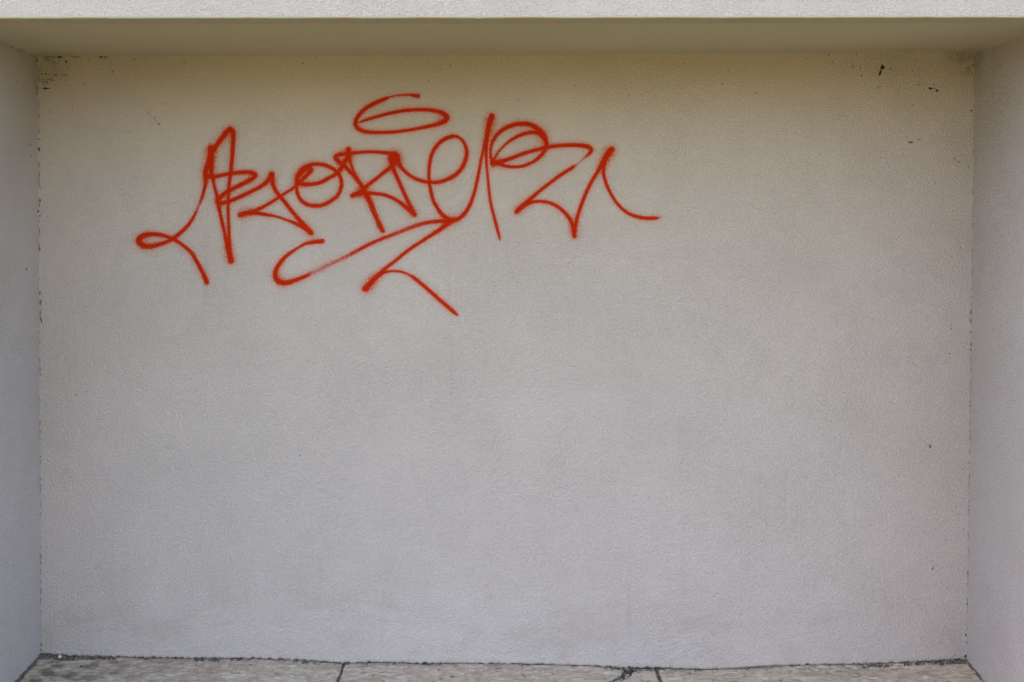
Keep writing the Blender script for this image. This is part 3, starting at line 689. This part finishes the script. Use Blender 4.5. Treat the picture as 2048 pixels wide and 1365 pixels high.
 'halo': [(836, 192.5, 4.6), (829, 191.6, 4), (820, 190.4, 2.6), (808, 190.5, 2.2), (790.6, 192, 1.9), (778, 195, 2.2), (772, 197.5, 4), (764, 200.4, 4.3), (749.6, 207, 4.4), (733.5, 216, 4.5), (720.5, 227.4, 4.4), (713.6, 237.4, 4.4), (711.2, 247.6, 4.4), (714.5, 256, 4.5), (724.7, 262, 4.4), (741, 265, 4), (764, 265.3, 3.7), (789, 264.3, 3.7), (814, 261.2, 3.6), (840.4, 256.6, 3.8), (862, 252, 4.1), (881.4, 246.6, 4.8), (892, 240, 5.8), (893.5, 234, 5.8), (888, 228.6, 5), (875.6, 223.5, 4.3), (858, 220.5, 4), (837.5, 219.9, 4), (811, 221.4, 4), (782, 226.5, 3.8), (755.5, 233.3, 3.6), (735, 239.3, 3.3), (724, 243, 2.6, .85), (717, 245.5, 2.2, .7)],
}
def sample(pts, step=0.8):
    a = np.array([(p[0], p[1], p[2] if len(p) > 2 else 4.0, p[3] if len(p) > 3 else 1.0) for p in pts], float)
    out = []
    n = len(a)
    for i in range(n - 1):
        p1, p2 = a[i], a[i + 1]
        p0 = a[i - 1] if i else 2 * p1 - p2
        p3 = a[i + 2] if i + 2 < n else 2 * p2 - p1
        L = float(np.hypot(*(p2[:2] - p1[:2])))
        # centripetal tangents limit overshoot at the sharp turns
        l0 = max(1e-3, float(np.hypot(*(p1[:2] - p0[:2])))); l2 = max(1e-3, float(np.hypot(*(p3[:2] - p2[:2]))))
        Lc = max(L, 1e-3)
        m1 = ((p1 - p0) / l0 + (p2 - p1) / Lc) / 2 * Lc
        m2 = ((p2 - p1) / Lc + (p3 - p2) / l2) / 2 * Lc
        k = max(2, int(L / step) + 1)
        for t in np.linspace(0, 1, k, endpoint=False):
            h00 = 2 * t**3 - 3 * t**2 + 1; h10 = t**3 - 2 * t**2 + t; h01 = -2 * t**3 + 3 * t**2; h11 = t**3 - t**2
            q = h00 * p1 + h10 * m1 + h01 * p2 + h11 * m2
            q[2] = p1[2] + (p2[2] - p1[2]) * t; q[3] = p1[3] + (p2[3] - p1[3]) * t
            out.append(q)
    out.append(a[-1])
    return np.array(out)
graf = empty('graffiti', P(797, 410, DB))
tag(graf, 'looping red spray painted tag with an oval halo above and a zigzag underline', 'graffiti')
# One field of paint for the whole tag; each stroke is the piece of it that lies nearest to its own line, so
# neighbouring strokes butt against each other on one skin 0.5 mm proud of the render.
CELL, RAD = 1.2, 19.0
gx = np.arange(240, 1352, CELL); gy = np.arange(160, 662, CELL)
W_, H_ = len(gx), len(gy)
E = np.full((H_, W_), -99.0); O = np.ones((H_, W_)); D = np.zeros((H_, W_)); OWN = -np.ones((H_, W_), int)
for si, pts in enumerate(STROKES.values()):
    for (px, py, hw, op) in sample(pts):
        rr = RAD + hw
        i0, i1 = max(0, int((px - rr - gx[0]) / CELL)), min(W_, int((px + rr - gx[0]) / CELL) + 2)
        j0, j1 = max(0, int((py - rr - gy[0]) / CELL)), min(H_, int((py + rr - gy[0]) / CELL) + 2)
        d = np.hypot(gx[None, i0:i1] - px, gy[j0:j1, None] - py)
        e = hw - d
        m = e > E[j0:j1, i0:i1]
        E[j0:j1, i0:i1][m] = e[m]; O[j0:j1, i0:i1][m] = op; OWN[j0:j1, i0:i1][m] = si
        D[j0:j1, i0:i1] += 0.8 * (hw / 4.0) ** 1.5 * np.exp(-(d / (hw + 4.5)) ** 2 / 1.6)
MIST = (0.40 * np.exp(np.minimum(E, 0) / 2.2) * O + 0.0150 * D) * np.clip((E + RAD - 1) / 7, 0, 1)
cellown = OWN[:-1, :-1]
keep = E > -RAD + 1
cellok = keep[:-1, :-1] & keep[1:, :-1] & keep[:-1, 1:] & keep[1:, 1:]
def stroke_mesh(si):
    cell = cellok & (cellown == si)
    used = np.zeros((H_, W_), bool)
    used[:-1, :-1] |= cell; used[1:, :-1] |= cell; used[:-1, 1:] |= cell; used[1:, 1:] |= cell
    jj, ii = np.nonzero(used)
    idx = -np.ones((H_, W_), int); idx[jj, ii] = np.arange(len(jj))
    c = graf.location
    V_ = np.stack([(gx[ii] - VX) * mpp - c.x, np.full(len(ii), -0.0005), EYE - (gy[jj] - VY) * mpp - c.z], 1)
    cj, ci = np.nonzero(cell)
    Fc = np.stack([idx[cj + 1, ci], idx[cj + 1, ci + 1], idx[cj, ci + 1], idx[cj, ci]], 1)
    me = bpy.data.meshes.new('stroke')
    me.vertices.add(len(V_)); me.vertices.foreach_set('co', V_.ravel())
    me.loops.add(Fc.size); me.loops.foreach_set('vertex_index', Fc.ravel().astype(np.int32))
    me.polygons.add(len(Fc))
    me.polygons.foreach_set('loop_start', (np.arange(len(Fc)) * 4).astype(np.int32))
    me.polygons.foreach_set('loop_total', np.full(len(Fc), 4, np.int32))
    me.update(calc_edges=True)
    for nm, arr in (('edge', E), ('mist', MIST), ('body', O)):
        at = me.attributes.new(nm, 'FLOAT', 'POINT')
        at.data.foreach_set('value', arr[jj, ii].astype(np.float32))
    return me
names = {'halo': ('halo', 'open oval halo above the letters'), 'underline': ('underline', 'faded hooked underline'), 'z tail': ('underline', 'zigzag tail ending at lower right')}
for i, k in enumerate(STROKES):
    nm, lab = names.get(k, ('stroke', None))
    o = link(nm, stroke_mesh(i), M_paint, graf)
    if lab: o['label'] = lab
sc.cycles.max_bounces = 10
sc.cycles.diffuse_bounces = 6
